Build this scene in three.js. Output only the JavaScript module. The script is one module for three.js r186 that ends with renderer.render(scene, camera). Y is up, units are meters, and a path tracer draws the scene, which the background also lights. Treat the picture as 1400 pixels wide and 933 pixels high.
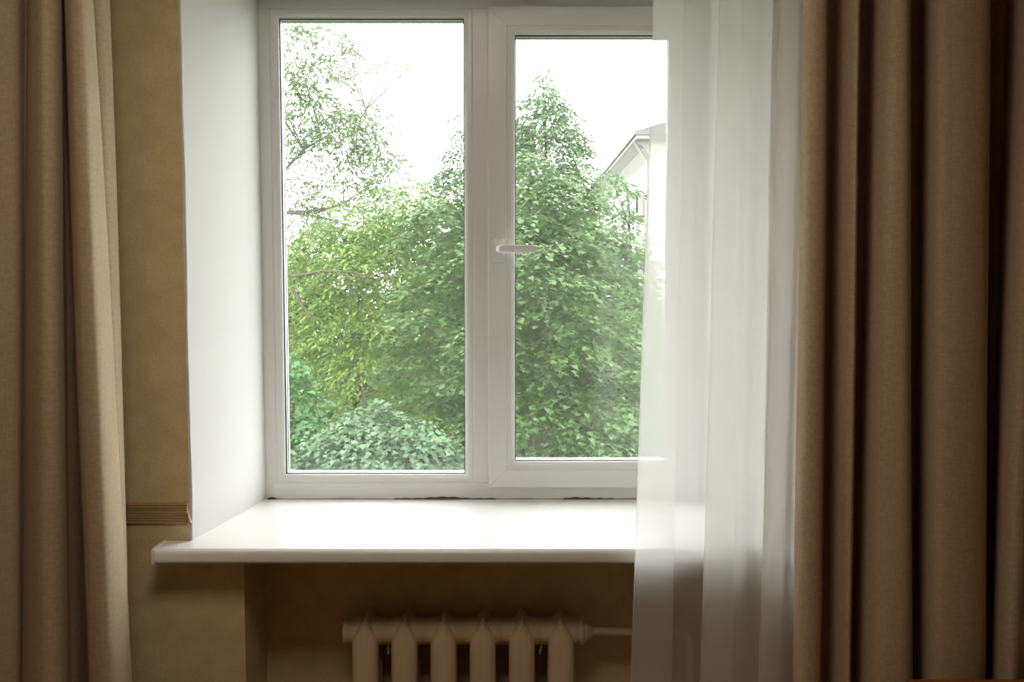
import * as THREE from 'three';
import { mergeGeometries, mergeVertices, toCreasedNormals } from 'three/addons/utils/BufferGeometryUtils.js';
import { RectAreaLightUniformsLib } from 'three/addons/lights/RectAreaLightUniformsLib.js';
import { RoundedBoxGeometry } from 'three/addons/geometries/RoundedBoxGeometry.js';

// ---------------------------------------------------------------- camera, sky, lamp, exposure
RectAreaLightUniformsLib.init();
const scene = new THREE.Scene();
const renderer = new THREE.WebGLRenderer({ antialias: true });
renderer.toneMapping = THREE.LinearToneMapping;
renderer.toneMappingExposure = 1.0;
renderer.shadowMap.enabled = true;
const camera = new THREE.PerspectiveCamera(2 * Math.atan(466.5 / 1250) * 180 / Math.PI, 1400 / 933, 0.05, 300);
camera.position.set(0, 1.5, 0);
camera.rotation.x = -3.5 * Math.PI / 180;
scene.add(camera);

const SKY = 8;                                   // bright even overcast
scene.background = new THREE.Color(1, 1, 1);
scene.backgroundIntensity = SKY;

const LAMP_RADIANCE = 12.8, LAMP_COLOR = new THREE.Color(1.0, 0.88, 0.71);   // unseen warm lamp above the frame, placed to light wall and curtains
const unseenLampLight = new THREE.RectAreaLight(LAMP_COLOR, LAMP_RADIANCE, 0.6, 0.6);
unseenLampLight.position.set(-0.32, 2.675, -0.9); unseenLampLight.lookAt(-0.32, 0, -0.9);
scene.add(unseenLampLight);

// ---------------------------------------------------------------- helpers
let seedState = 12345;
function rnd() { seedState = (seedState + 0x6d2b79f5) | 0; let t = Math.imul(seedState ^ (seedState >>> 15), 1 | seedState); t = (t + Math.imul(t ^ (t >>> 7), 61 | t)) ^ t; return ((t ^ (t >>> 14)) >>> 0) / 4294967296; }
const rr = (a, b) => a + (b - a) * rnd();
const gauss = () => (rnd() + rnd() + rnd() + rnd() - 2) * 1.0;
const V = (x, y, z) => new THREE.Vector3(x, y, z);
const used = {};
function numbered(name) { const n = used[name] = (used[name] ?? -1) + 1; return n ? `${name}_${String(n).padStart(3, '0')}` : name; }
function tag(o, label, category, group, kind) {
  if (label) o.userData.label = label;
  if (category) o.userData.category = category;
  if (group) o.userData.group = group;
  if (kind) o.userData.kind = kind;
  return o;
}
function mesh(name, geo, mat, parent = scene) {
  const m = new THREE.Mesh(geo, mat);
  m.name = parent === scene ? numbered(name) : name;
  m.castShadow = m.receiveShadow = true;
  parent.add(m);
  return m;
}
function thing(name, label, category, pos = [0, 0, 0], group) {
  const g = new THREE.Group(); g.name = numbered(name); g.position.set(...pos); scene.add(g);
  return tag(g, label, category, group);
}
// uv in metres from the dominant axis of each face
function planarUV(geo) {
  const g = geo.index ? geo.toNonIndexed() : geo, p = g.attributes.position, uv = new Float32Array(p.count * 2);
  const a = V(), b = V(), c = V(), n = V();
  for (let i = 0; i < p.count; i += 3) {
    a.fromBufferAttribute(p, i); b.fromBufferAttribute(p, i + 1); c.fromBufferAttribute(p, i + 2);
    n.crossVectors(b.clone().sub(a), c.clone().sub(a));
    const ax = Math.abs(n.x), ay = Math.abs(n.y), az = Math.abs(n.z);
    [a, b, c].forEach((q, k) => {
      const [u, v] = ax >= ay && ax >= az ? [q.z, q.y] : ay >= az ? [q.x, q.z] : [q.x, q.y];
      uv[(i + k) * 2] = u; uv[(i + k) * 2 + 1] = v;
    });
  }
  g.setAttribute('uv', new THREE.BufferAttribute(uv, 2));
  return g;
}
// surface through loops of equal length, closed with caps, turned outwards, creased
function loft(loops, { caps = true, crease = 0.6, closed = true } = {}) {
  const n = loops[0].length, pos = [];
  const push = (p) => pos.push(p[0], p[1], p[2]);
  for (let k = 0; k + 1 < loops.length; k++) for (let i = 0; i < (closed ? n : n - 1); i++) {
    const j = (i + 1) % n, A = loops[k][i], B = loops[k][j], C = loops[k + 1][j], D = loops[k + 1][i];
    push(A); push(B); push(C); push(A); push(C); push(D);
  }
  if (caps) for (const k of [0, loops.length - 1]) {
    const L = loops[k], nn = V();
    for (let i = 0; i < n; i++) { const a = L[i], b = L[(i + 1) % n]; nn.add(V((a[1] - b[1]) * (a[2] + b[2]), (a[2] - b[2]) * (a[0] + b[0]), (a[0] - b[0]) * (a[1] + b[1]))); }
    const ax = [Math.abs(nn.x), Math.abs(nn.y), Math.abs(nn.z)], d = ax.indexOf(Math.max(...ax)), e = (d + 1) % 3, f = (d + 2) % 3;
    const tri = THREE.ShapeUtils.triangulateShape(L.map((p) => new THREE.Vector2(p[e], p[f])), []);
    const up = [nn.x, nn.y, nn.z][d] > 0;
    for (const t of tri) for (const i of ((k === 0) ? [t[2], t[1], t[0]] : t)) push(L[i]);
  }
  // signed volume decides the winding of the sides; caps follow by testing each against the middle
  const mid = [0, 1, 2].map((c) => { let s = 0; for (let i = c; i < pos.length; i += 3) s += pos[i]; return s / (pos.length / 3); });
  let vol = 0; const sides = (loops.length - 1) * (closed ? n : n - 1) * 6;
  for (let i = 0; i < sides; i += 3) { const q = (k) => V(pos[(i + k) * 3] - mid[0], pos[(i + k) * 3 + 1] - mid[1], pos[(i + k) * 3 + 2] - mid[2]); vol += q(0).dot(q(1).cross(q(2))); }
  const swap = (i) => { for (let c = 0; c < 3; c++) { const t = pos[(i + 1) * 3 + c]; pos[(i + 1) * 3 + c] = pos[(i + 2) * 3 + c]; pos[(i + 2) * 3 + c] = t; } };
  if (vol < 0) for (let i = 0; i < sides; i += 3) swap(i);
  if (caps) for (let i = sides; i < pos.length / 3; i += 3) {
    const q = (k) => V(pos[(i + k) * 3] - mid[0], pos[(i + k) * 3 + 1] - mid[1], pos[(i + k) * 3 + 2] - mid[2]);
    if (q(0).dot(q(1).clone().cross(q(2))) < 0) swap(i);
  }
  const g = new THREE.BufferGeometry();
  g.setAttribute('position', new THREE.Float32BufferAttribute(pos, 3));
  return planarUV(toCreasedNormals(g, crease));
}
const join = (list) => mergeGeometries(list.map((g) => { const q = g.index ? g.toNonIndexed() : g.clone(); for (const k of Object.keys(q.attributes)) if (!['position', 'normal', 'uv'].includes(k)) q.deleteAttribute(k); return q; }));
function box(x0, x1, y0, y1, z0, z1, r = 0) {
  const g = r ? new RoundedBoxGeometry(x1 - x0, y1 - y0, z1 - z0, 2, r) : new THREE.BoxGeometry(x1 - x0, y1 - y0, z1 - z0);
  return planarUV(g.translate((x0 + x1) / 2, (y0 + y1) / 2, (z0 + z1) / 2));
}
// plan polygon [x, z] raised from y0 to y1
const prism = (plan, y0, y1) => loft([plan.map(([x, z]) => [x, y0, z]), plan.map(([x, z]) => [x, y1, z])], { crease: 0.3 });
function tube(points, radii, n = 8, caps = true) {
  const P = points.map((p) => V(...p)), loops = [];
  let side = null;
  P.forEach((p, i) => {
    const t = P[Math.min(i + 1, P.length - 1)].clone().sub(P[Math.max(i - 1, 0)]).normalize();
    if (!side) side = (Math.abs(t.y) < 0.9 ? V(0, 1, 0) : V(1, 0, 0)).cross(t).normalize();
    side.addScaledVector(t, -side.dot(t)).normalize();
    const up = t.clone().cross(side), r = Array.isArray(radii) ? radii[i] : radii;
    loops.push(Array.from({ length: n }, (_, k) => { const a = k / n * 2 * Math.PI, q = p.clone().addScaledVector(side, r * Math.cos(a)).addScaledVector(up, r * Math.sin(a)); return [q.x, q.y, q.z]; }));
  });
  return loft(loops, { caps, crease: 0.9 });
}
// four mitred bars round a rectangle; profile points are [inward, z]
function ring(x0, x1, y0, y1, z, profile, gap = 0.0002) {
  const bar = (f) => loft([profile.map(([u, w]) => f(u, w, 0)), profile.map(([u, w]) => f(u, w, 1))], { crease: 0.35 });
  return [
    bar((u, w, e) => [e ? x1 - u - gap : x0 + u + gap, y0 + u, z + w]), bar((u, w, e) => [e ? x1 - u - gap : x0 + u + gap, y1 - u, z + w]),
    bar((u, w, e) => [x0 + u, e ? y1 - u - gap : y0 + u + gap, z + w]), bar((u, w, e) => [x1 - u, e ? y1 - u - gap : y0 + u + gap, z + w]),
  ];
}

// ---------------------------------------------------------------- textures
function noiseGrid(n, cells) {   // tiling value noise
  const v = Array.from({ length: cells * cells }, rnd), out = new Float32Array(n * n), s = (t) => t * t * (3 - 2 * t);
  for (let y = 0; y < n; y++) for (let x = 0; x < n; x++) {
    const fx = x / n * cells, fy = y / n * cells, ix = Math.floor(fx), iy = Math.floor(fy), tx = s(fx - ix), ty = s(fy - iy), X = (ix + 1) % cells, Y = (iy + 1) % cells;
    out[y * n + x] = (v[iy * cells + ix] * (1 - tx) + v[iy * cells + X] * tx) * (1 - ty) + (v[Y * cells + ix] * (1 - tx) + v[Y * cells + X] * tx) * ty;
  }
  return out;
}
function dataTexture(n, f, repeat, srgb) {
  const d = new Uint8Array(n * n * 4);
  for (let y = 0; y < n; y++) for (let x = 0; x < n; x++) { const c = f(x, y, y * n + x), o = (y * n + x) * 4; d[o] = Math.max(0, Math.min(255, c[0])); d[o + 1] = Math.max(0, Math.min(255, c[1])); d[o + 2] = Math.max(0, Math.min(255, c[2])); d[o + 3] = 255; }
  const t = new THREE.DataTexture(d, n, n); t.wrapS = t.wrapT = THREE.RepeatWrapping; t.magFilter = THREE.LinearFilter; t.minFilter = THREE.LinearMipmapLinearFilter; t.generateMipmaps = true;
  t.repeat.set(...repeat); if (srgb) t.colorSpace = THREE.SRGBColorSpace; t.needsUpdate = true;
  return t;
}
const grey = (v) => [v, v, v];
const n8 = noiseGrid(512, 8), n32 = noiseGrid(512, 32), n128 = noiseGrid(512, 128), n256 = noiseGrid(512, 256);
const wallpaperBump = dataTexture(512, (x, y, i) => grey(128 + 50 * Math.sin(x / 512 * 2 * Math.PI * 128 + 2 * n32[i]) * (0.4 + n128[i]) + 60 * (n256[i] - 0.5) + 40 * (n128[i] - 0.5)), [4, 4]);
const wallpaperMap = dataTexture(512, (x, y, i) => { const k = 236 + 22 * (n128[i] - 0.5) + 16 * (n8[i] - 0.5) + 14 * (n256[i] - 0.5); return [k, k - 1, k - 3]; }, [4, 4], true);
const weaveBump = dataTexture(512, (x, y, i) => grey(128 + 46 * Math.sin(x / 512 * 2 * Math.PI * 128) + 46 * Math.sin(y / 512 * 2 * Math.PI * 128) + 50 * (n256[(y % 512) * 512 + (x * 4) % 512] - 0.5)), [10, 10]);
const weaveMap = dataTexture(512, (x, y, i) => { const k = 240 + 20 * (n128[(y >> 3) * 512 + x] - 0.5) + 20 * (n128[y * 512 + (x >> 3)] - 0.5); return grey(k); }, [6, 6], true);
const plasterBump = dataTexture(512, (x, y, i) => grey(128 + 60 * (n32[i] - 0.5) + 40 * (n128[i] - 0.5) + 30 * (n8[i] - 0.5)), [3, 3]);
const woodMap = dataTexture(512, (x, y, i) => { const g = n8[i] * 0.5 + 0.5 * Math.sin((y / 512 * 14 + n8[i] * 2.2) * 2 * Math.PI) * 0.5 + 0.5 * n256[(y * 512 + (x >> 4)) % 262144]; return [190 + 50 * g, 180 + 55 * g, 170 + 60 * g]; }, [2, 2], true);
const barkBump = dataTexture(512, (x, y, i) => grey(255 * (0.6 * n32[(y >> 2) * 512 + x] + 0.4 * n128[i])), [3, 3]);

// ---------------------------------------------------------------- materials
const lin = (r, g, b) => new THREE.Color().setRGB(r, g, b);
const std = (o) => new THREE.MeshStandardMaterial(o), phys = (o) => new THREE.MeshPhysicalMaterial(o);
const M = {
  wallpaper: std({ color: lin(0.72, 0.59, 0.35), map: wallpaperMap, bumpMap: wallpaperBump, bumpScale: 0.0006, roughness: 0.85 }),
  trim: std({ color: lin(0.52, 0.35, 0.19), map: wallpaperMap, roughness: 0.6 }),
  plaster: std({ color: lin(0.72, 0.72, 0.715), bumpMap: plasterBump, bumpScale: 0.0004, roughness: 0.8 }),
  ceiling: std({ color: lin(0.78, 0.76, 0.72), roughness: 0.9 }),
  render: std({ color: lin(0.6, 0.58, 0.54), roughness: 0.9 }),
  floor: std({ color: lin(0.36, 0.20, 0.10), map: woodMap, roughness: 0.5 }),
  pvc: phys({ color: lin(0.74, 0.74, 0.735), roughness: 0.32, clearcoat: 0.15, clearcoatRoughness: 0.25 }),
  sill: phys({ color: lin(0.80, 0.80, 0.795), roughness: 0.34, clearcoat: 0.3, clearcoatRoughness: 0.3 }),
  sillEnd: std({ color: lin(0.80, 0.76, 0.68), roughness: 0.4 }),
  gasket: std({ color: lin(0.02, 0.022, 0.024), roughness: 0.6 }),
  spacer: std({ color: lin(0.62, 0.64, 0.66), roughness: 0.35, metalness: 0.8 }),
  glass: phys({ color: lin(0.985, 0.995, 0.985), roughness: 0, transmission: 1, thickness: 0, ior: 1.8, side: THREE.DoubleSide }),   // both faces of a pane together mirror 8 percent
  glareHazeGlass: phys({ color: lin(0.97, 0.985, 0.97), roughness: 0.14, transmission: 1, thickness: 0, ior: 1.8, specularIntensity: 0.8, side: THREE.DoubleSide }),   // outer pane, slightly roughened so its haze stands in for glare
  metal: std({ color: lin(0.55, 0.56, 0.57), roughness: 0.35, metalness: 0.9 }),
  sheer: phys({ color: lin(0.95, 0.95, 0.945), roughness: 0.62, transmission: 0.82, thickness: 0, ior: 1.3, specularIntensity: 0.2, side: THREE.DoubleSide, bumpMap: weaveBump, bumpScale: 0.0001 }),
  drape: phys({ color: lin(0.54, 0.41, 0.265), map: weaveMap, bumpMap: weaveBump, bumpScale: 0.0003, roughness: 0.75, sheen: 0.4, sheenRoughness: 0.5, sheenColor: lin(0.8, 0.65, 0.5), side: THREE.DoubleSide }),
  radiator: std({ color: lin(0.60, 0.48, 0.32), roughness: 0.45, bumpMap: plasterBump, bumpScale: 0.0006 }),
  sealant: std({ color: lin(0.35, 0.31, 0.25), roughness: 0.8 }),
  grime: std({ color: lin(0.09, 0.075, 0.055), roughness: 0.95 }),
  cabinet: std({ color: lin(0.42, 0.13, 0.035), map: woodMap, roughness: 0.4 }),
  bark: std({ color: lin(0.075, 0.062, 0.05), roughness: 0.95, bumpMap: barkBump, bumpScale: 0.01 }),
  lampGlow: std({ color: lin(0.8, 0.8, 0.8), emissive: LAMP_COLOR, emissiveIntensity: 1.2, roughness: 0.6 }),
};

// ---------------------------------------------------------------- room shell
const XL = -2.1, XR = 2.5, ZB = 3.2, H = 2.8, ZW = -2.30, ZO = -2.90;   // ZW room face, ZO outer face of the window wall
const structure = (o, label) => tag(o, label, null, null, 'structure');
structure(mesh('floor', box(XL - 0.2, XR + 0.2, -0.2, 0, ZW - 0.35, ZB + 0.2), M.floor), 'brown wooden floor of the room');
structure(mesh('ceiling', box(XL - 0.2, XR + 0.2, H, H + 0.2, ZW - 0.6, ZB + 0.2), M.ceiling), 'plain pale ceiling above the curtains');
structure(mesh('wall_left', box(XL - 0.2, XL, 0, H, ZW - 0.1, ZB + 0.2), M.wallpaper), 'beige papered wall at the left end of the room');
structure(mesh('wall_right', box(XR, XR + 0.2, 0, H, ZW - 0.1, ZB + 0.2), M.wallpaper), 'beige papered wall at the right end of the room');
structure(mesh('wall_back', box(XL, XR, 0, H, ZB, ZB + 0.2), M.wallpaper), 'beige papered wall opposite the window');

// the thick window wall: opening with splayed sides, radiator niche below it
const RL = -0.815, RR = 0.641, FL = -0.749, FR = 0.574, ZF = -2.752, SILL = 0.849, TOPW = 2.40, TOPF = 2.352;
const NL = -0.686, NR = 0.512, ZN = -2.50;
const frontWall = new THREE.Group(); frontWall.name = 'wall_front'; scene.add(frontWall);
structure(frontWall, 'beige papered window wall with a thick white reveal and radiator niche');
const wallPieces = [
  prism([[XL - 0.2, ZW], [RL - 0.006, ZW], [FL - 0.012, ZF], [FL - 0.03, ZF], [FL - 0.03, ZO], [XL - 0.2, ZO]], SILL - 0.036, H),
  prism([[XR + 0.2, ZW], [RR + 0.006, ZW], [FR + 0.012, ZF], [FR + 0.03, ZF], [FR + 0.03, ZO], [XR + 0.2, ZO]], SILL - 0.036, H),
  prism([[XL - 0.2, ZW], [NL, ZW], [NL, ZO], [XL - 0.2, ZO]], 0, SILL - 0.036),
  prism([[XR + 0.2, ZW], [NR, ZW], [NR, ZO], [XR + 0.2, ZO]], 0, SILL - 0.036),
  box(NL, NR, 0, SILL - 0.036, ZO, ZN),
  loft([[[FL - 0.05, TOPF + 0.012, ZF], [FL - 0.05, TOPW + 0.008, ZW], [FL - 0.05, H, ZW], [FL - 0.05, H, ZO], [FL - 0.05, TOPF + 0.03, ZO], [FL - 0.05, TOPF + 0.03, ZF]], [[FR + 0.05, TOPF + 0.012, ZF], [FR + 0.05, TOPW + 0.008, ZW], [FR + 0.05, H, ZW], [FR + 0.05, H, ZO], [FR + 0.05, TOPF + 0.03, ZO], [FR + 0.05, TOPF + 0.03, ZF]]], { crease: 0.3 }),
  box(RL - 0.01, FL - 0.05, TOPW + 0.008, H, ZF, ZW), box(FR + 0.05, RR + 0.01, TOPW + 0.008, H, ZF, ZW),
];
mesh('wallpaper', join(wallPieces), M.wallpaper, frontWall);
// white plaster lining of the opening, its front arris slightly wavy
function revealSide(xw, xf, s) {
  const rows = [], N = 40;
  for (let k = 0; k <= N; k++) {
    const y = SILL - 0.004 + (TOPW - SILL) * k / N, w = 0.0011 * Math.sin(y * 9 + s) + 0.0005 * Math.sin(y * 23 + 2 * s) + 0.0003 * Math.sin(y * 61);
    rows.push([[xw + s * 0.003 + w, y, ZW + 0.0025], [xw + w, y, ZW + 0.0015], [xw * 0.85 + xf * 0.15 + w * 0.6, y, ZW * 0.85 + ZF * 0.15], [xw * 0.5 + xf * 0.5 + w * 0.4, y, (ZW + ZF) / 2], [xf, y, ZF + 0.003], [xf + s * 0.012, y, ZF], [xw + s * 0.008, y, ZW]]);
  }
  return loft(rows, { crease: 0.5 });
}
tag(mesh('reveal', revealSide(RL, FL, -1), M.plaster, frontWall), 'white plastered reveal to the left of the window');
tag(mesh('reveal', revealSide(RR, FR, 1), M.plaster, frontWall), 'white plastered reveal behind the sheer curtain');
mesh('soffit', loft([[[RL - 0.004, TOPW, ZW + 0.002], [FL - 0.004, TOPF, ZF], [FL - 0.004, TOPF + 0.014, ZF], [RL - 0.004, TOPW + 0.012, ZW + 0.002]], [[RR + 0.004, TOPW, ZW + 0.002], [FR + 0.004, TOPF, ZF], [FR + 0.004, TOPF + 0.014, ZF], [RR + 0.004, TOPW + 0.012, ZW + 0.002]]], { crease: 0.3 }), M.plaster, frontWall);

// ribbed strip that runs along the wall and stops at the reveal
function ribbedTrim(x0, x1) {
  const prof = [[0.894, ZW], [0.894, ZW + 0.005]], ribs = 8, h = 0.053 / ribs;
  for (let k = 0; k < ribs; k++) { const y = 0.894 + k * h; prof.push([y + h * 0.18, ZW + 0.0075], [y + h * 0.62, ZW + 0.0075], [y + h * 0.82, ZW + 0.0045], [y + h, ZW + 0.0048]); }
  prof.push([0.947, ZW]);
  return loft([prof.map(([y, z]) => [x0, y, z]), prof.map(([y, z]) => [x1, y, z])], { crease: 0.2 });
}
const trim = structure(mesh('trim_1', ribbedTrim(XL, RL - 0.012), M.trim), 'brown ribbed strip on the wall left of the windowsill');
tag(mesh('torn_end', loft([[-0.0060, 0.945], [-0.0075, 0.930], [-0.0040, 0.912], [0.0015, 0.896]].map(([dx, y]) => [[RL - 0.005 + dx, y, ZW + 0.001], [RL - 0.0005 + dx, y, ZW + 0.001], [RL - 0.0015 + dx, y, ZW + 0.010], [RL - 0.004 + dx, y, ZW + 0.010]])), std({ color: lin(0.72, 0.55, 0.42), roughness: 0.8 }), trim), 'pale torn end of the strip at the corner');
structure(mesh('trim_2', ribbedTrim(RR + 0.012, XR), M.trim), 'brown ribbed strip on the wall behind the right curtain');

// ---------------------------------------------------------------- windowsill
const sill = new THREE.Group(); sill.name = 'windowsill'; scene.add(sill);
structure(sill, 'glossy white windowsill under the window, its front edge rounded');
{
  const SX0 = -0.884, SX1 = 0.708, ZS = -2.218, T = 0.038;
  const prof = [[ZW + 0.004, SILL - T], [ZS - 0.008, SILL - T], [ZS - 0.002, SILL - T + 0.003], [ZS, SILL - T + 0.009], [ZS, SILL - 0.012], [ZS - 0.0025, SILL - 0.0045], [ZS - 0.008, SILL - 0.001], [ZS - 0.016, SILL], [ZW + 0.004, SILL]];
  const nose = loft([prof.map(([z, y]) => [SX0, y, z]), prof.map(([z, y]) => [SX1, y, z])], { crease: 0.9 });
  const shelf = prism([[RL - 0.002, ZW + 0.004], [RR + 0.002, ZW + 0.004], [FR + 0.002, ZF - 0.004], [FL - 0.002, ZF - 0.004]], SILL - T, SILL);
  mesh('board', join([nose, shelf]), M.sill, sill);
  for (const [x, s] of [[SX0, -1], [SX1, 1]]) {
    const g = 0.0016, cap = prof.map(([z, y]) => [z + (z > ZW + 0.01 ? g : 0), y + (y > SILL - 0.02 ? g : -g)]);
    mesh('end_cap', loft([cap.map(([z, y]) => [x - 0.010 * (s > 0 ? 1 : -1) * 0.3, y, z]), cap.map(([z, y]) => [x + s * 0.004, y, z]), cap.map(([z, y]) => [x + s * 0.006, y * 0.96 + (SILL - T / 2) * 0.04, z - 0.001])], { crease: 0.5 }), M.sillEnd, sill);
  }
  // uneven strip of old sealant along the foot of the frame, dark stains where it has failed
  const rows = [], dark = [[-0.745, -0.715], [-0.36, -0.05], [0.155, 0.31]];
  for (let k = 0; k <= 160; k++) { const x = FL + 0.004 + (FR - FL - 0.008) * k / 160, h = 0.0022 + 0.0012 * Math.sin(x * 40) * Math.sin(x * 17 + 1); rows.push([[x, SILL, ZF], [x, SILL, ZF + 0.004 + h], [x, SILL + h * 0.7, ZF + 0.002 + h * 0.5], [x, SILL + h + 0.001, ZF]]); }
  mesh('sealant', loft(rows), M.sealant, sill);
  for (const [a, b] of dark) {
    const st = [];
    for (let k = 0; k <= 40; k++) { const t = k / 40, x = a + (b - a) * t, e = Math.pow(Math.sin(Math.PI * t), 0.5), h = e * (0.0035 + 0.0022 * Math.sin(x * 33 + 2) + 0.001 * Math.sin(x * 170)) + 0.0006; st.push([[x, SILL + 0.0002, ZF], [x, SILL + 0.0004, ZF + 0.005 + h * 0.8], [x, SILL + h * 0.6 + 0.001, ZF + 0.004 + h * 0.3], [x, SILL + h + 0.002, ZF + 0.0005]]); }
    tag(mesh('stain', loft(st), M.grime, sill), 'dark crumbling sealant at the foot of the frame');
  }
}

// ---------------------------------------------------------------- window
const win = new THREE.Group(); win.name = 'window_1'; scene.add(win);
structure(win, 'white plastic window with a fixed left pane and an opening right sash');
{
  const Z = -2.75;
  // fixed frame, mullion
  const fx0 = -0.766, fx1 = 0.601, fy0 = SILL, fy1 = 2.365;
  const outer = [[0, -0.07], [0, 0], [0.048, 0], [0.050, -0.0008], [0.0512, -0.0025], [0.0512, -0.030], [0.075, -0.030], [0.075, -0.070]];
  for (const g of ring(fx0, fx1, fy0, fy1, Z, outer)) mesh('frame_bar', g, M.pvc, win);
  const mx0 = -0.118, mx1 = -0.046;
  mesh('mullion', loft([0, 1].map((e) => [[mx0, -0.0025], [mx0 + 0.0012, -0.0008], [mx0 + 0.003, 0], [mx1, 0], [mx1, -0.028], [mx1 + 0.022, -0.030], [mx1 + 0.022, -0.07], [mx0 - 0.022, -0.07], [mx0 - 0.022, -0.03], [mx0, -0.03]].map(([x, w]) => [x, e ? fy1 - 0.0512 : fy0 + 0.0512, Z + w])), { crease: 0.35 }), M.pvc, win);
  // beads, gaskets, spacer and two panes of one glazed unit
  const bead = [[0, -0.02], [0, -0.0022], [0.003, -0.0010], [0.013, -0.0016], [0.0205, -0.0055], [0.0235, -0.0085], [0.0245, -0.0130], [0.0245, -0.020]];
  const gasket = [[0.012, -0.0205], [0.012, -0.0135], [0.0262, -0.0135], [0.0272, -0.0160], [0.0266, -0.0205]];
  const spacer = [[0.0255, -0.0245], [0.0262, -0.0240], [0.0262, -0.0400], [0.0255, -0.0405], [0.018, -0.0405], [0.018, -0.0245]];
  const outside = [[0.012, -0.0450], [0.012, -0.052], [0.0240, -0.052], [0.0262, -0.049], [0.0262, -0.0450]];
  function glazing(x0, x1, y0, y1, z, parent) {
    for (const g of ring(x0, x1, y0, y1, z, bead)) mesh('glazing_bead', g, M.pvc, parent);
    mesh('gasket', join([...ring(x0, x1, y0, y1, z, gasket, 0), ...ring(x0, x1, y0, y1, z, outside, 0)]), M.gasket, parent);
    mesh('spacer_bar', join(ring(x0, x1, y0, y1, z, spacer, 0)), M.spacer, parent);
    for (const d of [-0.022, -0.043]) mesh('pane', planarUV(new THREE.PlaneGeometry(x1 - x0 - 0.026, y1 - y0 - 0.026).translate((x0 + x1) / 2, (y0 + y1) / 2, z + d)), d < -0.03 ? M.glareHazeGlass : M.glass, parent);
  }
  glazing(fx0 + 0.0512, mx0, fy0 + 0.0512, fy1 - 0.0512, Z, win);
  // opening sash, proud of the frame
  const sash = new THREE.Group(); sash.name = 'sash'; win.add(sash);
  const sx0 = -0.0725, sx1 = 0.5465, sy0 = 0.886, sy1 = 2.3175, ZS = Z + 0.016;
  const prof = [[0, -0.0145], [0, -0.004], [0.0012, -0.0012], [0.004, 0], [0.0545, 0], [0.0562, -0.0008], [0.0566, -0.0022], [0.0566, -0.030], [0.080, -0.032], [0.080, -0.074], [0.022, -0.074], [0.022, -0.0145]];
  for (const g of ring(sx0, sx1, sy0, sy1, ZS, prof, 0.0004)) mesh('sash_bar', g, M.pvc, sash);
  glazing(sx0 + 0.0566, sx1 - 0.0566, sy0 + 0.0566, sy1 - 0.0566, ZS, sash);
  for (const y of [0.935, 2.245]) mesh('hinge', join([tube([[sx1 + 0.008, y - 0.045, ZS + 0.004], [sx1 + 0.008, y + 0.045, ZS + 0.004]], 0.0085, 14), box(sx1 - 0.002, sx1 + 0.03, y - 0.03, y + 0.03, Z + 0.0005, Z + 0.006, 0.002)]), M.pvc, sash);
  // handle turned level
  const handle = new THREE.Group(); handle.name = 'window_handle'; win.add(handle);
  const hx = -0.0385, hy = 1.603;
  mesh('handle_base', box(hx - 0.0155, hx + 0.0155, hy - 0.0345, hy + 0.0345, ZS + 0.0005, ZS + 0.0115, 0.003), M.pvc, handle);
  const lever = [];
  const path = [[hx, ZS + 0.010, 0.0085, 0.0085], [hx, ZS + 0.024, 0.009, 0.009], [hx + 0.001, ZS + 0.036, 0.0105, 0.010], [hx + 0.010, ZS + 0.047, 0.0115, 0.0095], [hx + 0.028, ZS + 0.0505, 0.0115, 0.0075], [hx + 0.060, ZS + 0.051, 0.0108, 0.0068], [hx + 0.095, ZS + 0.0505, 0.0104, 0.0064], [hx + 0.109, ZS + 0.050, 0.0100, 0.0060], [hx + 0.113, ZS + 0.0495, 0.0075, 0.0040]];
  path.forEach(([x, z, a, b], i) => {
    const p = path[Math.max(0, i - 1)], q = path[Math.min(path.length - 1, i + 1)], t = V(q[0] - p[0], 0, q[1] - p[1]).normalize(), sd = V(-t.z, 0, t.x);
    lever.push(Array.from({ length: 16 }, (_, k) => { const an = k / 16 * 2 * Math.PI, c = Math.cos(an), s = Math.sin(an), e = 0.6, cy = Math.sign(s) * Math.abs(s) ** e * a, cn = Math.sign(c) * Math.abs(c) ** e * b; return [x + sd.x * cn, hy + 0.003 + cy, z + sd.z * cn]; }));
  });
  mesh('lever', loft(lever, { crease: 0.8 }), M.pvc, handle);
  // tin ledge outside
  mesh('outer_ledge', loft([0, 1].map((e) => [[-2.815, 0.872], [-2.815, 0.868], [-3.02, 0.838], [-3.022, 0.815], [-3.024, 0.815], [-3.024, 0.841]].map(([z, y]) => [e ? FR + 0.03 : FL - 0.03, y, z])), { crease: 0.3 }), M.metal, win);
}

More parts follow.
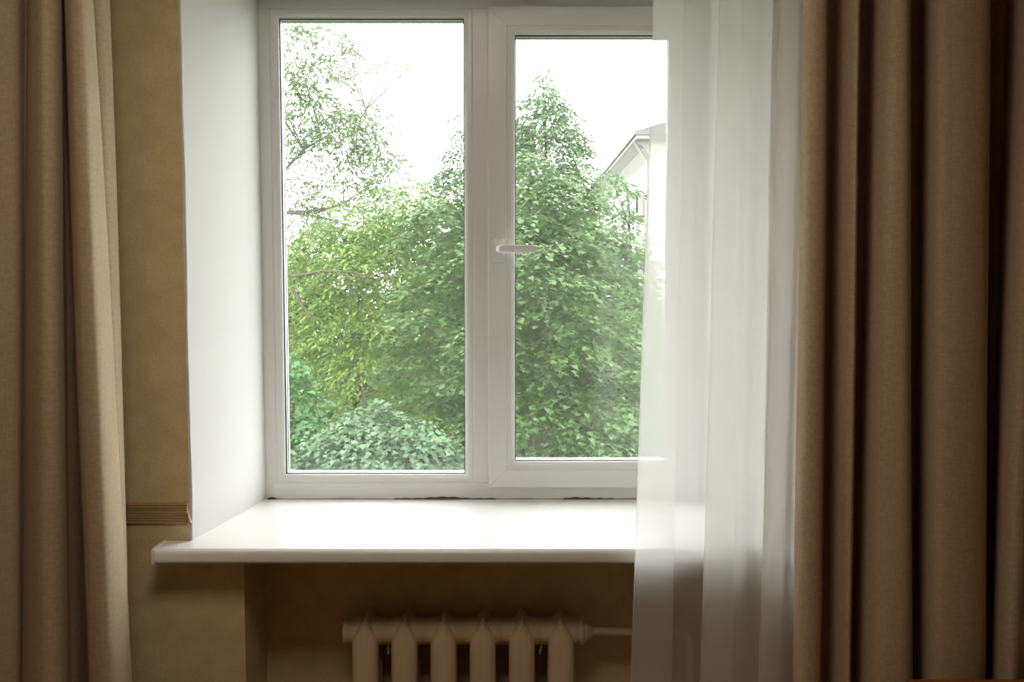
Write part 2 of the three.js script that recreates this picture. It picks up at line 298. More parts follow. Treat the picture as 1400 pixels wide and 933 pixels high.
// ---------------------------------------------------------------- curtains
const DRAPE_RIGHT = [[0.656, -2.075, 0.679, -2.075], [0.642, -2.07, 0.664, -2.07], [0.63, -2.04, 0.648, -2.04], [0.628, -2.0, 0.648, -2.0], [0.644, -1.985, 0.662, -1.985], [0.665, -1.99, 0.688, -1.99], [0.676, -2.015, 0.702, -2.015], [0.678, -2.055, 0.703, -2.055], [0.687, -2.08, 0.712, -2.08], [0.713, -2.085, 0.728, -2.085], [0.724, -2.05, 0.736, -2.05], [0.73, -2.01, 0.75, -2.01], [0.738, -2.0, 0.764, -2.0], [0.751, -2.03, 0.777, -2.03], [0.76, -2.09, 0.779, -2.09], [0.782, -2.12, 0.796, -2.12], [0.807, -2.1, 0.801, -2.1], [0.804, -2.05, 0.799, -2.05], [0.809, -2.0, 0.824, -2.0], [0.823, -1.985, 0.879, -1.985], [0.839, -2.0, 0.91, -2.0], [0.855, -2.04, 0.926, -2.04], [0.868, -2.1, 0.929, -2.1], [0.897, -2.14, 0.948, -2.14], [0.919, -2.12, 0.966, -2.12], [0.903, -2.06, 0.954, -2.06], [0.901, -2.0, 0.958, -2.0], [0.939, -1.985, 0.988, -1.985], [0.985, -1.99, 1.037, -1.99], [1.014, -2.01, 1.076, -2.01], [1.041, -2.06, 1.103, -2.06], [1.061, -2.13, 1.12, -2.13], [1.101, -2.18, 1.155, -2.18], [1.154, -2.19, 1.171, -2.19], [1.137, -2.12, 1.133, -2.12], [1.117, -2.05, 1.103, -2.05], [1.117, -2.0, 1.111, -2.0], [1.158, -2.0, 1.133, -2.0], [1.205, -2.05, 1.169, -2.05], [1.237, -2.12, 1.195, -2.12], [1.281, -2.17, 1.246, -2.17], [1.306, -2.12, 1.246, -2.12], [1.28, -2.03, 1.24, -2.03], [1.302, -2.0, 1.294, -2.0]];
const DRAPE_LEFT = [[-1.306, -2.0, -1.442, -2.0], [-1.238, -1.99, -1.368, -1.99], [-1.226, -2.03, -1.341, -2.03], [-1.277, -2.1, -1.388, -2.1], [-1.271, -2.14, -1.385, -2.14], [-1.205, -2.1, -1.315, -2.1], [-1.134, -2.06, -1.253, -2.06], [-1.099, -2.06, -1.198, -2.06], [-1.078, -2.08, -1.174, -2.08], [-1.076, -2.11, -1.182, -2.11], [-1.062, -2.1, -1.179, -2.1], [-1.04, -2.05, -1.14, -2.05], [-1.007, -2.0, -1.101, -2.0], [-0.972, -1.97, -1.053, -1.97], [-0.961, -1.985, -1.02, -1.985], [-0.968, -2.02, -1.015, -2.02], [-0.993, -2.07, -1.037, -2.07], [-1.021, -2.12, -1.071, -2.12], [-1.036, -2.16, -1.074, -2.16], [-1.021, -2.15, -1.041, -2.15], [-0.991, -2.08, -0.989, -2.08], [-0.975, -2.03, -0.965, -2.03], [-0.936, -1.965, -0.93, -1.965], [-0.915, -1.948, -0.895, -1.948], [-0.907, -1.955, -0.868, -1.955], [-0.921, -2.0, -0.858, -2.0], [-0.939, -2.05, -0.86, -2.05], [-0.955, -2.088, -0.871, -2.088], [-0.968, -2.105, -0.886, -2.105], [-0.952, -2.1, -0.894, -2.1], [-0.936, -2.115, -0.902, -2.115], [-0.928, -2.15, -0.919, -2.15], [-0.933, -2.17, -0.928, -2.17]];
const SHEER = [[0.401, -2.164, 0.386, -2.164], [0.372, -2.162, 0.328, -2.162], [0.35, -2.162, 0.282, -2.162], [0.344, -2.165, 0.276, -2.165], [0.345, -2.17, 0.274, -2.17], [0.354, -2.173, 0.283, -2.173], [0.374, -2.174, 0.33, -2.174], [0.401, -2.177, 0.382, -2.177], [0.445, -2.187, 0.427, -2.187], [0.496, -2.197, 0.466, -2.197], [0.547, -2.197, 0.517, -2.197], [0.59, -2.19, 0.553, -2.19], [0.593, -2.177, 0.557, -2.177], [0.577, -2.167, 0.54, -2.167], [0.531, -2.162, 0.497, -2.162], [0.498, -2.154, 0.456, -2.154], [0.487, -2.146, 0.444, -2.146], [0.488, -2.138, 0.445, -2.138], [0.505, -2.132, 0.464, -2.132], [0.519, -2.124, 0.519, -2.124], [0.535, -2.132, 0.531, -2.132], [0.56, -2.147, 0.551, -2.147], [0.603, -2.152, 0.577, -2.152], [0.652, -2.147, 0.625, -2.147], [0.664, -2.136, 0.64, -2.136], [0.652, -2.128, 0.622, -2.128], [0.629, -2.122, 0.591, -2.122], [0.617, -2.115, 0.576, -2.115], [0.619, -2.107, 0.575, -2.107], [0.633, -2.102, 0.591, -2.102], [0.653, -2.108, 0.623, -2.108], [0.666, -2.117, 0.643, -2.117], [0.677, -2.132, 0.674, -2.132], [0.7, -2.147, 0.719, -2.147], [0.73, -2.152, 0.749, -2.152]];
function cloth(ctrl, y0, y1, per, rows, wob, seed) {
  const n = ctrl.length, cr = (a, b, c, d, t) => 0.5 * (2 * b + (c - a) * t + (2 * a - 5 * b + 4 * c - d) * t * t + (3 * b - a - 3 * c + d) * t * t * t);
  const pos = [], uv = [], idx = [], cols = (n - 1) * per + 1;
  for (let j = 0; j <= rows; j++) {
    const v = j / rows, y = y0 + (y1 - y0) * v; let len = 0, px, pz;
    for (let i = 0; i < cols; i++) {
      const k = Math.min(Math.floor(i / per), n - 2), t = i / per - k, g = (q) => ctrl[Math.max(0, Math.min(n - 1, q))];
      const at = (q) => { const c = g(q); return [c[2] + (c[0] - c[2]) * v, c[3] + (c[1] - c[3]) * v]; };
      const A = at(k - 1), B = at(k), C = at(k + 1), D = at(k + 2), u = k + t;
      let x = cr(A[0], B[0], C[0], D[0], t), z = cr(A[1], B[1], C[1], D[1], t);
      x += wob * (Math.sin(y * 2.3 + u * 0.55 + seed) * 0.6 + Math.sin(y * 5.1 + u * 1.3 + seed * 2) * 0.3); z += wob * 0.6 * Math.sin(y * 3.1 + u * 0.9 + seed * 3);
      if (i) len += Math.hypot(x - px, z - pz); px = x; pz = z;
      pos.push(x, y, z); uv.push(len, y);
      if (i && j) { const a = (j - 1) * cols + i - 1; idx.push(a, a + 1, a + cols, a + 1, a + cols + 1, a + cols); }
    }
  }
  const g = new THREE.BufferGeometry();
  g.setAttribute('position', new THREE.Float32BufferAttribute(pos, 3)); g.setAttribute('uv', new THREE.Float32BufferAttribute(uv, 2)); g.setIndex(idx); g.computeVertexNormals();
  return g;
}
tag(mesh('drape', cloth(DRAPE_LEFT, 0.02, 2.72, 8, 48, 0.003, 1), M.drape), 'heavy beige curtain hanging in folds left of the window reveal', 'curtain');
tag(mesh('drape', cloth(DRAPE_RIGHT, 0.02, 2.72, 8, 48, 0.002, 2), M.drape), 'heavy beige curtain in dim deep folds to the right of the sheer curtain', 'curtain');
tag(mesh('sheer_curtain', cloth(SHEER, 0.02, 2.72, 8, 60, 0.0015, 3), M.sheer), 'translucent white sheer curtain hanging over the right end of the windowsill', 'curtain');
{
  const t = thing('curtain_track', 'white double curtain track on the ceiling, holding curtains', 'curtain track', [0, 2.72, 0]);
  for (const z of [-2.06, -2.15]) mesh('rail', box(-1.7, 1.7, 0, 0.078, z - 0.016, z + 0.016, 0.004), M.pvc, t);
}

// ---------------------------------------------------------------- radiator
{
  const pitch = 0.1042, N = 6, x0 = -0.3905, zf = -2.352, yT = 0.578, yB = 0.09;
  const r = thing('radiator', 'old cast iron radiator of six painted sections in the niche under the windowsill', 'radiator', [0, 0, 0]);
  // front column seen as a pointed arch
  function column(zc, depth) {
    const out = [], half = 0.0345;
    const L = [];
    for (let k = 0; k <= 14; k++) { const t = k / 14; L.push([half * (1 - Math.pow(t, 2.3)), 0.532 + 0.078 * t]); }
    const right = [[half * 0.5, yB - 0.035], [half * 0.9, yB], [half, yB + 0.05], [half, 0.40], ...L];
    const outline = [...right, ...right.slice(0, -1).reverse().map(([x, y]) => [-x, y])];
    const ins = (k, dz) => outline.map(([x, y]) => [x * (1 - k), 0.33 + (y - 0.33) * (1 - k * 0.05), zc + dz]);
    return loft([ins(0.75, depth / 2), ins(0.42, depth / 2 - 0.002), ins(0.16, depth / 2 - 0.008), ins(0, depth / 2 - 0.020), ins(0, -depth / 2 + 0.020), ins(0.16, -depth / 2 + 0.008), ins(0.5, -depth / 2)], { crease: 0.8 });
  }
  const section = [column(zf - 0.034, 0.068), column(zf - 0.106, 0.068)];
  for (const y of [yT - 0.012, yB]) {   // hub between the two columns, flared to meet its neighbours
    const loops = [];
    for (const [dx, ry, rz] of [[-pitch / 2 + 0.0001, 0.0335, 0.036], [-pitch / 2 + 0.006, 0.0335, 0.036], [-0.030, 0.037, 0.042], [0, 0.037, 0.050], [0.030, 0.037, 0.042], [pitch / 2 - 0.006, 0.0335, 0.036], [pitch / 2 - 0.0001, 0.0335, 0.036]])
      loops.push(Array.from({ length: 20 }, (_, k) => { const a = k / 20 * 2 * Math.PI; return [dx, y + ry * Math.sin(a), zf - 0.066 + rz * Math.cos(a)]; }));
    section.push(loft(loops, { crease: 0.9 }));
  }
  section.push(loft([[0.0022, 0], [0.0016, 1]].map(([w, e]) => [[-w, 0.50, zf - 0.004 + 0.002 * e], [w, 0.50, zf - 0.004 + 0.002 * e], [w, 0.606, zf - 0.02], [w, 0.617, zf - 0.07], [-w, 0.617, zf - 0.07], [-w, 0.606, zf - 0.02]])));   // thin cast rib on top
  section.push(loft([0, 1].map((e) => [[0.0025, 0.47], [0.0035, 0.60], [0.0015, 0.616], [-0.0015, 0.616], [-0.0035, 0.60], [-0.0025, 0.47]].map(([x, y]) => [x, y, zf - (e ? 0.110 : 0.030)]))));
  const sec = join(section);
  for (let k = 0; k < N; k++) { const m = mesh('section', sec, M.radiator, r); m.position.x = x0 + k * pitch; }
  const xl = x0 - pitch / 2, xr = x0 + (N - 0.5) * pitch, yc = yT - 0.012, zc = zf - 0.066;
  const turned = (prof, y) => loft(prof.map(([x, rad]) => Array.from({ length: 24 }, (_, k) => { const a = k / 24 * 2 * Math.PI; return [x, y + rad * Math.sin(a), zc + rad * Math.cos(a)]; })), { crease: 0.5 });
  mesh('plug', turned([[xl + 0.002, 0.036], [xl - 0.004, 0.038], [xl - 0.009, 0.037], [xl - 0.011, 0.030]], yc), M.radiator, r);
  mesh('plug', turned([[xl + 0.002, 0.036], [xl - 0.004, 0.038], [xl - 0.009, 0.037], [xl - 0.011, 0.030]], yB), M.radiator, r);
  for (const y of [yc, yB]) mesh('bushing', turned([[xr - 0.002, 0.036], [xr + 0.008, 0.037], [xr + 0.010, 0.033], [xr + 0.012, 0.033], [xr + 0.0125, 0.030], [xr + 0.018, 0.030], [xr + 0.0185, 0.026], [xr + 0.024, 0.024], [xr + 0.030, 0.019], [xr + 0.036, 0.015]], y), M.radiator, r);
  for (const k of [0, 5]) mesh('foot', box(x0 + k * pitch - 0.018, x0 + k * pitch + 0.018, 0.0, 0.062, zf - 0.06, zf - 0.01, 0.005), M.radiator, r);
  const drip = std({ color: lin(0.75, 0.70, 0.60), roughness: 0.4 });
  for (const [px, lean] of [[x0 + 0.55 * pitch, 0.0], [x0 + 4.52 * pitch, -0.006]]) tag(mesh('paint_drip', tube([[px, yc - 0.030, zf - 0.055], [px + lean * 0.3, yc - 0.040, zf - 0.055], [px + lean, yc - 0.056, zf - 0.055], [px + lean, yc - 0.060, zf - 0.055]], [0.0035, 0.0022, 0.0024, 0.0010], 8), drip, r), 'pale hardened drip of paint');
  const p = thing('heating_pipe', 'painted heating pipe running right from the radiator behind the sheer curtain', 'pipe', [0, 0, 0]);
  mesh('pipe_run', tube([[xr + 0.034, yc, zc], [xr + 0.15, yc - 0.002, zc], [0.44, yc - 0.004, zc], [0.47, yc - 0.010, zc], [0.482, yc - 0.034, zc], [0.484, yc - 0.08, zc], [0.484, 0.0, zc]], 0.0132, 14), M.radiator, p);
}

// ---------------------------------------------------------------- cabinet in the lower right corner
{
  const c = thing('wooden_cabinet', 'low orange brown wooden cabinet standing before the right curtain', 'cabinet', [1.13, 0, -1.73]);
  mesh('top', box(-0.270, 0.27, 0.620, 0.645, -0.21, 0.21, 0.005), M.cabinet, c);
  for (const s of [-1, 1]) mesh('side_panel', box(s * 0.245 - 0.009, s * 0.245 + 0.009, 0.0, 0.620, -0.19, 0.19), M.cabinet, c);
  mesh('back_panel', box(-0.236, 0.236, 0.06, 0.620, -0.19, -0.18), M.cabinet, c);
  mesh('shelf', box(-0.236, 0.236, 0.06, 0.078, -0.18, 0.17), M.cabinet, c);
  const d = mesh('door', box(-0.234, 0.234, 0.085, 0.615, 0.172, 0.190, 0.003), M.cabinet, c);
  mesh('knob', tube([[0.2, 0.36, 0.189], [0.2, 0.36, 0.200], [0.2, 0.36, 0.206], [0.2, 0.36, 0.215]], [0.006, 0.006, 0.013, 0.010], 14), M.metal, d);
}

// ---------------------------------------------------------------- unseen ceiling lamp above the view, placed to light the room side
{
  const l = thing('unseen_ceiling_lamp', 'unseen square ceiling lamp above the view, placed to light the wall and curtains warmly', 'lamp', [-0.32, 2.68, -0.9]);
  mesh('lamp_body', join([box(-0.34, 0.34, 0.02, 0.12, -0.34, 0.34, 0.01), ...[[-0.34, -0.32, -0.34, 0.34], [0.32, 0.34, -0.34, 0.34], [-0.32, 0.32, -0.34, -0.32], [-0.32, 0.32, 0.32, 0.34]].map(([a, b, e, f]) => box(a, b, 0, 0.03, e, f))]), M.pvc, l);
  mesh('lamp_diffuser', box(-0.315, 0.315, 0.004, 0.018, -0.315, 0.315), M.lampGlow, l);
}

// ---------------------------------------------------------------- outside: ground, building, trees
const GROUND = -6.5;
structure(mesh('ground', box(-90, 90, GROUND - 0.3, GROUND, -140, -3.2), std({ color: lin(0.09, 0.12, 0.05), roughness: 1, map: wallpaperMap })), 'grassy courtyard ground far below the window');
{
  const b = thing('apartment_building', 'white apartment building with a wide eave, half hidden by trees at right', 'building', [0, 0, 0]);
  const wallM = std({ color: lin(0.78, 0.77, 0.75), roughness: 0.9, bumpMap: plasterBump, bumpScale: 0.01 }), roofM = std({ color: lin(0.11, 0.11, 0.105), roughness: 0.8 }), shadeM = std({ color: lin(0.24, 0.235, 0.22), roughness: 0.9 }), paneM = phys({ color: lin(0.10, 0.12, 0.13), roughness: 0.08 });
  const X0 = 6.75, X1 = 20, Z0 = -45, Z1 = -70, YT = 8.55;
  mesh('wall', box(X0, X1, GROUND, YT, Z1, Z0), wallM, b);
  mesh('roof', join([loft([[X0 - 0.9, Z0 + 0.9], [X0 - 0.9, Z1 - 0.9]].map(([x, z]) => [[x, YT + 0.12, z], [x, YT + 0.30, z], [(X0 + X1) / 2, YT + 2.4, z], [X1 + 0.9, YT + 0.30, z], [X1 + 0.9, YT + 0.12, z]]), { crease: 0.2 })]), roofM, b);
  mesh('eave', join([box(X0 - 0.8, X1 + 0.8, YT - 0.05, YT + 0.12, Z1 - 0.8, Z0 + 0.8), loft([0, 1].map((e) => [[X0, YT - 0.9], [X0 - 0.3, YT - 0.35], [X0 - 0.75, YT - 0.05], [X0, YT - 0.05]].map(([x, y]) => [x, y, e ? Z1 : Z0])), { crease: 0.3 })]), shadeM, b);
  for (let f = 0; f < 4; f++) {
    for (const z of [-46.5, -51.5, -56, -60]) {
      const w = mesh('window', box(X0 - 0.05, X0 + 0.02, YT - 2.5 - f * 2.9, YT - 1.0 - f * 2.9, z - 0.75, z + 0.75), wallM, b);
      mesh('pane', join([box(X0 - 0.06, X0 - 0.045, YT - 2.4 - f * 2.9, YT - 1.1 - f * 2.9, z - 0.65, z - 0.05), box(X0 - 0.06, X0 - 0.045, YT - 2.4 - f * 2.9, YT - 1.1 - f * 2.9, z + 0.05, z + 0.65)]), paneM, w);
    }
    for (const x of [9, 12.5, 16]) {
      const w = mesh('window', box(x - 0.75, x + 0.75, YT - 2.5 - f * 2.9, YT - 1.0 - f * 2.9, Z0 - 0.02, Z0 + 0.05), wallM, b);
      mesh('pane', join([box(x - 0.65, x - 0.05, YT - 2.4 - f * 2.9, YT - 1.1 - f * 2.9, Z0 + 0.045, Z0 + 0.06), box(x + 0.05, x + 0.65, YT - 2.4 - f * 2.9, YT - 1.1 - f * 2.9, Z0 + 0.045, Z0 + 0.06)]), paneM, w);
    }
    if (f) {
      const y = YT - 0.9 - f * 2.9 + 0.35, bal = mesh('balcony', join([box(X0 - 0.6, X0, y - 0.15, y, -49.0, -45.6), box(X0 - 0.6, X0 - 0.52, y, y + 1.0, -49.0, -45.6), box(X0 - 0.6, X0, y, y + 1.0, -45.68, -45.6), box(X0 - 0.6, X0, y, y + 1.0, -49.0, -48.92)]), shadeM, b);
    }
  }
  mesh('drainpipe', tube([[X0 - 0.75, YT, Z0 - 0.4], [X0 - 0.12, YT - 1.0, Z0 - 0.4], [X0 - 0.12, GROUND, Z0 - 0.4]], 0.08, 10), shadeM, b);
}

// ---- leaves
function leafGeo(outline, fold, curl) {   // outline [x, y] with the tip at +y; folded along the midrib, curled down at the tip
  const pts = outline, pos = [], uv = [], put = (x, y) => { pos.push(x, fold * Math.abs(x) - curl * y * y, -y); uv.push(x, y); };
  for (let i = 0; i + 1 < pts.length; i++) { put(0, 0.12); put(...pts[i]); put(...pts[i + 1]); }
  const g = new THREE.BufferGeometry(); g.setAttribute('position', new THREE.Float32BufferAttribute(pos, 3)); g.setAttribute('uv', new THREE.Float32BufferAttribute(uv, 2));
  const q = mergeVertices(g); q.computeVertexNormals(); return q;
}
const half = [[0, 0], [0.20, -0.02], [0.46, 0.02], [0.30, 0.18], [0.56, 0.42], [0.30, 0.46], [0.24, 0.62], [0.12, 0.66], [0, 1.0]];
const mapleLeaf = leafGeo([...half, ...half.slice(0, -1).reverse().map(([x, y]) => [-x, y])], 0.25, 0.18);
const oval = [[0, 0], [0.20, 0.22], [0.24, 0.48], [0.13, 0.78], [0, 1.0]];
const ovalLeaf = leafGeo([...oval, ...oval.slice(0, -1).reverse().map(([x, y]) => [-x, y])], 0.3, 0.2);
const slim = [[0, 0], [0.13, 0.3], [0.12, 0.6], [0, 1.0]];
const slimLeaf = leafGeo([...slim, ...slim.slice(0, -1).reverse().map(([x, y]) => [-x, y])], 0.3, 0.25);
const leafMat = (r, g, b) => phys({ color: lin(r, g, b), roughness: 1, transmission: 0.35, thickness: 0, ior: 1.35, specularIntensity: 0.35, clearcoat: 0.7, clearcoatRoughness: 0.4, side: THREE.DoubleSide });

const BLOBS = {
  maple: [[0.33, 2.25, -10.50, 0.46], [0.00, 1.78, -10.00, 0.48], [0.73, 1.87, -10.20, 0.42], [0.31, 1.27, -9.60, 0.58], [1.04, 1.33, -10.40, 0.46], [-0.47, 1.54, -10.60, 0.51], [-0.08, 0.65, -9.60, 0.54], [0.62, 0.58, -9.60, 0.58], [1.23, 0.68, -10.20, 0.47], [0.15, 0.00, -9.30, 0.52], [0.83, -0.07, -9.30, 0.52], [-0.88, 2.07, -11.00, 0.40], [-0.71, 2.39, -11.50, 0.31], [-0.84, 1.08, -10.50, 0.50], [-0.91, 0.43, -10.30, 0.41], [1.33, -0.04, -9.80, 0.43], [0.17, 2.65, -10.80, 0.35], [0.69, 2.40, -10.80, 0.33]],
  spire: [[0.50, 4.83, -15.00, 0.11], [0.50, 4.57, -15.00, 0.22], [0.53, 4.24, -15.00, 0.36], [0.57, 3.83, -15.00, 0.55], [0.57, 3.36, -15.00, 0.70], [0.60, 2.75, -15.00, 0.72]],
  spire2: [[-0.91, 4.52, -17.00, 0.12], [-0.91, 4.16, -17.00, 0.19], [-0.97, 3.72, -17.00, 0.29], [-1.11, 3.14, -17.00, 0.46], [0.03, 4.25, -17.00, 0.20], [0.08, 3.85, -17.00, 0.35]],
  yellow: [[-2.58, 1.93, -12.00, 0.35], [-2.10, 2.22, -12.00, 0.40], [-1.62, 2.36, -12.00, 0.40], [-1.22, 2.45, -12.00, 0.31], [-2.68, 1.45, -12.00, 0.40], [-2.04, 1.50, -11.60, 0.48], [-1.44, 1.59, -11.60, 0.48], [-2.77, 0.92, -12.00, 0.36], [-2.14, 0.85, -11.60, 0.48], [-1.49, 0.85, -11.60, 0.54], [-2.55, 0.30, -11.50, 0.42], [-1.80, 0.24, -11.20, 0.47], [-1.17, 0.20, -11.20, 0.41], [-2.41, 2.44, -12.40, 0.22]],
  ash: [[-1.78, 3.47, -7.50, 0.14], [-1.80, 3.15, -7.50, 0.16], [-1.56, 3.20, -7.60, 0.16], [-1.62, 2.85, -7.60, 0.22], [-1.38, 2.70, -7.60, 0.21], [-1.19, 2.77, -7.50, 0.17], [-1.74, 2.66, -7.70, 0.16], [-1.39, 2.43, -7.60, 0.15], [-0.95, 2.39, -7.50, 0.11], [-1.07, 2.54, -7.50, 0.13], [-1.81, 2.34, -7.60, 0.10], [-1.54, 2.19, -7.60, 0.13], [-1.32, 3.35, -7.60, 0.10], [-0.97, 3.27, -7.50, 0.08], [-0.74, 3.31, -7.50, 0.05], [-1.13, 2.21, -7.50, 0.12], [-1.74, 2.05, -7.70, 0.11], [-1.46, 3.53, -7.60, 0.10], [-2.18, 3.20, -7.70, 0.25], [-2.45, 3.52, -7.80, 0.25], [-2.71, 2.98, -7.80, 0.28], [-2.41, 2.67, -7.80, 0.22], [-3.00, 2.55, -7.80, 0.25], [-2.70, 2.19, -7.90, 0.22], [-2.79, 3.64, -7.80, 0.22], [-2.44, 4.00, -7.80, 0.22]],
  blue: [[-1.30, -0.01, -8.50, 0.35], [-1.68, -0.12, -8.30, 0.28], [-0.92, -0.09, -8.40, 0.31], [-0.62, -0.21, -8.50, 0.24], [-1.95, -0.24, -8.30, 0.20], [-1.23, -0.22, -8.20, 0.39]],
  shrub: [[-2.29, 0.19, -9.60, 0.26], [-2.18, -0.09, -9.40, 0.27], [-2.38, 0.52, -9.80, 0.19], [-2.29, -0.36, -9.20, 0.25]],
  right: [[1.92, 3.05, -17.00, 0.38], [2.06, 2.31, -17.00, 0.44], [2.33, 1.70, -17.00, 0.41], [1.81, 2.65, -17.00, 0.41], [1.86, 3.38, -17.00, 0.18], [2.45, 0.82, -17.00, 0.52], [2.25, -0.15, -16.50, 0.45], [2.04, 1.37, -17.00, 0.57], [2.48, -1.27, -16.00, 0.51]],
  backleft: [[-4.79, 1.34, -20.00, 0.74], [-3.83, 1.82, -20.00, 0.90], [-2.55, 2.14, -20.00, 0.90], [-1.59, 2.30, -20.00, 0.90], [-4.81, 0.06, -20.00, 1.06], [-3.53, 0.06, -20.00, 1.22], [-2.08, 0.22, -20.00, 1.22], [-1.28, 1.18, -20.00, 0.96], [-4.13, -1.40, -19.00, 1.22], [-2.45, -1.40, -19.00, 1.22], [-1.22, -1.10, -19.00, 1.22], [-5.84, 0.86, -20.00, 1.06], [-5.66, -1.10, -19.00, 1.22], [-7.23, -0.26, -20.00, 1.44], [-9.08, 0.66, -21.00, 1.51], [-9.30, -1.54, -21.00, 1.68], [-11.66, -0.44, -22.00, 1.76]],
  backmid: [[-0.15, 2.41, -19.00, 0.91], [0.76, 2.26, -19.00, 0.91], [-0.15, 0.89, -19.00, 1.22], [1.37, 0.89, -19.00, 1.14], [-0.15, -0.79, -19.00, 1.37], [1.38, -1.10, -19.00, 1.37], [1.74, 2.11, -19.00, 0.55], [0.67, 0.32, -18.50, 0.89], [1.44, 0.35, -18.00, 0.72], [0.29, -1.84, -18.00, 1.01]],
  backright: [[3.10, 0.30, -25.00, 0.88], [4.11, -0.30, -25.00, 1.00], [2.71, -1.31, -25.00, 1.00], [3.97, -2.75, -24.00, 1.08], [3.10, -3.34, -24.00, 1.15], [5.73, -1.51, -25.00, 1.12], [7.26, -2.52, -25.00, 1.20], [9.42, -2.05, -26.00, 1.37], [5.04, -3.34, -24.00, 1.08]],
};
function tree(name, label, key, { leaf, mat, size, per, density, spray, flat = 0.45, trunk, trunkR = 0.09, lean = 1, single = 0, branches = [], vary = 0.28, yellow = 0.15, twigR = 0.010, hang = [0.1, 0.55] }) {
  const blobs = BLOBS[key], o = thing(name, label, 'tree', [trunk[0], GROUND, trunk[1]]), base = o.position;
  const rel = (p) => [p[0] - base.x, p[1] - base.y, p[2] - base.z];
  const m4 = [], col = [], S = V(), X = V(), Y = V(), Zv = V(), mm = new THREE.Matrix4(), c = new THREE.Color();
  for (const [bx, by, bz, br] of blobs) {
    const sprays = Math.max(3, Math.round(density * br * br / (spray * spray)));
    for (let s = 0; s < sprays; s++) {
      const d = V(gauss(), gauss() * 0.9 + 0.15, gauss() + 0.2).normalize(), depth = br * (1.12 - 0.65 * rnd() * rnd());
      const p = V(bx, by, bz).add(V(d.x * depth, d.y * depth, d.z * depth));
      const out = V(d.x + rr(-0.5, 0.5), 0, d.z + rr(-0.5, 0.5)).normalize(), across = V(-out.z, 0, out.x), droop = rr(hang[0], hang[1]), roll = rr(-0.35, 0.35);
      const nrm = V(0, 1, 0).addScaledVector(out, droop).addScaledVector(across, roll).normalize();
      const tone = rr(1 - vary, 1 + vary), ye = rnd() * yellow;
      for (let k = 0; k < per; k++) {                        // leaves in two rows along a drooping twig
        const t = (k + rnd()) / per, side = k % 2 ? 1 : -1, l = spray * (t * 2 - 0.8), w = side * spray * 0.55 * rr(0.25, 1) * (1 - 0.55 * t);
        const off = V().addScaledVector(out, l).addScaledVector(across, w); off.y += -droop * l - Math.abs(l) * l * 0.25 / spray - roll * w + rr(-0.12, 0.12) * spray;
        Y.copy(nrm).add(V(rr(-flat, flat), rr(-0.1, 0.2), rr(-flat, flat)).multiplyScalar(1.2)).normalize();
        Zv.copy(out).addScaledVector(across, side * rr(0.3, 1.1)).add(V(0, -0.35, 0)).normalize().multiplyScalar(-1);
        X.crossVectors(Y, Zv).normalize(); Zv.crossVectors(X, Y);
        const sz = size * rr(0.55, 1.25);
        mm.makeBasis(X, Y, Zv).scale(S.set(sz, sz, sz)).setPosition(p.x + off.x - base.x, p.y + off.y - base.y, p.z + off.z - base.z);
        m4.push(mm.clone()); const tt = tone * rr(0.8, 1.2); col.push([tt * (1 + ye * 1.6), tt * (1 + ye * 0.5), tt * (1 - ye * 0.4)]);
      }
    }
  }
  // the largest leaves in view are leaves of their own
  const order = m4.map((m, i) => [i, m.elements[14] + base.z]).sort((a, b) => b[1] - a[1]).map((e) => e[0]);
  const own = new Set(order.slice(0, single));
  const variants = [0.8, 1.0, 1.25].map((k) => { const v = mat.clone(); v.color.multiplyScalar(k); return v; });
  for (const i of own) { const l = mesh('leaf', leaf, variants[i % 3], o); m4[i].decompose(l.position, l.quaternion, l.scale); }
  const rest = m4.map((_, i) => i).filter((i) => !own.has(i));
  const inst = new THREE.InstancedMesh(leaf, mat, rest.length);
  rest.forEach((i, k) => { inst.setMatrixAt(k, m4[i]); inst.setColorAt(k, c.setRGB(...col[i])); });
  inst.name = 'foliage'; inst.userData.kind = 'stuff'; inst.castShadow = inst.receiveShadow = true; o.add(inst);
  const top = blobs.reduce((m, b) => Math.max(m, b[1]), -9), [tx, tz] = trunk, tr = trunkR;
  const mean = blobs.reduce((s, b) => [s[0] + b[0] / blobs.length, s[1] + b[2] / blobs.length], [0, 0]);
  const tp = (t) => rel([tx + lean * (mean[0] - tx) * t * t, GROUND + (top - 0.25 - GROUND) * t, tz + lean * (mean[1] - tz) * t * t]);
  mesh('trunk', tube([0, 0.3, 0.55, 0.75, 0.9, 1].map(tp), [tr * 1.1, tr * 0.9, tr * 0.7, tr * 0.45, tr * 0.22, 0.008], 9), M.bark, o);
  const spots = branches.flat();
  for (const [bx, by, bz, br] of blobs) {
    const near = spots.length > 6 && lean === 0 ? spots.reduce((m, q) => { const w = Math.hypot(q[0] - bx, (q[1] - by) * 0.8, q[2] - bz); return w < m[0] ? [w, q] : m; }, [9, spots[0]])[1] : null;
    const t = Math.max(0.15, Math.min(0.95, (by - 0.9 * br - 0.5 - GROUND) / (top - GROUND))), a = near ? rel(near) : tp(t), e = rel([bx, by + br * 0.3, bz]), mid = [0, 1, 2].map((k) => (a[k] + e[k]) / 2 + (k === 1 ? 0.12 * br : 0));
    mesh('branch', tube([a, mid, e], [near ? twigR * 0.8 : Math.max(twigR * 1.8, tr * 0.22), twigR * (near ? 0.55 : 1.3), twigR * 0.3], 6), M.bark, o);
  }
  for (const pts of branches) mesh('branch', tube(pts.map(rel), pts.map((_, i) => twigR * (2.6 - 2.2 * i / (pts.length - 1))), 8), M.bark, o);
  return o;
}
tree('maple_tree', 'large leafy maple filling the right pane and the middle of the view', 'maple', { leaf: mapleLeaf, mat: leafMat(0.060, 0.132, 0.032), size: 0.072, per: 18, density: 15, spray: 0.21, trunk: [0.25, -10.6], single: 300, flat: 0.32, hang: [0, 0.4], vary: 0.34 });
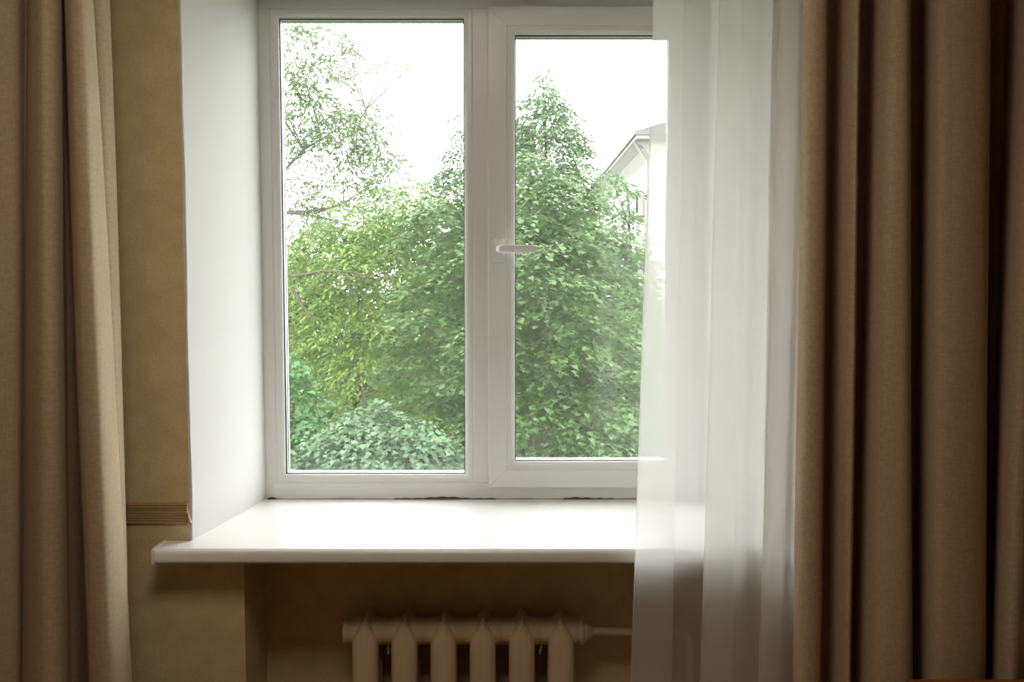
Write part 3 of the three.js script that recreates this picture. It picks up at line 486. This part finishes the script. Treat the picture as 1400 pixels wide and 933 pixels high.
tree('tree', 'tall pointed tree rising like a spire above the maple', 'spire', { leaf: ovalLeaf, mat: leafMat(0.10, 0.18, 0.08), size: 0.085, per: 12, density: 17, spray: 0.17, trunk: [0.55, -15.3] });
tree('tree', 'slender pale treetop showing beside the window mullion', 'spire2', { leaf: ovalLeaf, mat: leafMat(0.07, 0.15, 0.065), size: 0.085, per: 12, density: 14, spray: 0.15, trunk: [-0.9, -17.4] });
tree('tree', 'yellowish green tree filling the middle of the left pane', 'yellow', { leaf: ovalLeaf, mat: leafMat(0.115, 0.215, 0.040), size: 0.068, per: 15, density: 16, spray: 0.18, trunk: [-2.0, -12.4], yellow: 0.26, branches: [[[-2.81, 1.658, -11], [-2.63, 1.606, -11], [-2.28, 1.667, -11], [-1.93, 1.658, -11], [-1.67, 1.588, -11], [-1.40, 1.5, -11]], [[-2.64, 1.457, -11], [-2.51, 1.237, -11], [-2.38, 1.06, -11]]], twigR: 0.009 });
tree('tree', 'sparse airy branches with small leaves against the sky in the upper left pane', 'ash', { leaf: slimLeaf, mat: leafMat(0.11, 0.18, 0.08), size: 0.062, per: 12, density: 20, spray: 0.11, flat: 0.7, trunk: [-2.75, -7.8], trunkR: 0.12, lean: 0, twigR: 0.008, branches: [[[-2.75, 1.45, -7.8], [-2.4, 2.0, -7.7], [-2.05, 2.283, -7.6], [-1.867, 2.45, -7.6], [-1.714, 2.611, -7.6], [-1.563, 2.70, -7.6], [-1.381, 2.819, -7.6], [-1.2, 2.937, -7.6]], [[-2.75, 1.7, -7.8], [-2.4, 2.06, -7.7], [-1.993, 2.091, -7.6], [-1.812, 2.091, -7.6], [-1.571, 2.061, -7.6], [-1.33, 1.983, -7.6]], [[-1.99, 2.091, -7.6], [-1.751, 2.103, -7.6], [-1.57, 2.115, -7.6], [-1.388, 2.175, -7.6]]] });
tree('rounded_shrub', 'rounded blue green leafy crown at the bottom of the left pane', 'blue', { leaf: mapleLeaf, mat: leafMat(0.075, 0.155, 0.075), size: 0.062, per: 16, density: 18, spray: 0.15, trunk: [-1.2, -8.7] });
tree('leafy_shrub', 'fresh green shrub in the lower left corner of the left pane', 'shrub', { leaf: mapleLeaf, mat: leafMat(0.055, 0.16, 0.045), size: 0.07, per: 12, density: 14, spray: 0.14, trunk: [-2.5, -9.8] });
tree('tree', 'loose pale green tree in front of the white building', 'right', { leaf: ovalLeaf, mat: leafMat(0.085, 0.17, 0.07), size: 0.11, per: 10, density: 9, spray: 0.19, trunk: [2.4, -17.3] });
tree('distant_tree', 'dense dark tree mass behind the yellowish tree', 'backleft', { leaf: mapleLeaf, mat: leafMat(0.05, 0.115, 0.03), size: 0.17, per: 10, density: 16, spray: 0.30, trunk: [-2.8, -20.5] });
tree('distant_tree', 'dense dark tree mass behind the large maple', 'backmid', { leaf: mapleLeaf, mat: leafMat(0.048, 0.115, 0.034), size: 0.15, per: 13, density: 22, spray: 0.30, trunk: [0.6, -19.6] });
tree('distant_tree', 'low bushy tree at the foot of the white building', 'backright', { leaf: mapleLeaf, mat: leafMat(0.055, 0.125, 0.045), size: 0.18, per: 10, density: 13, spray: 0.32, trunk: [3.3, -25.4] });

renderer.render(scene, camera);
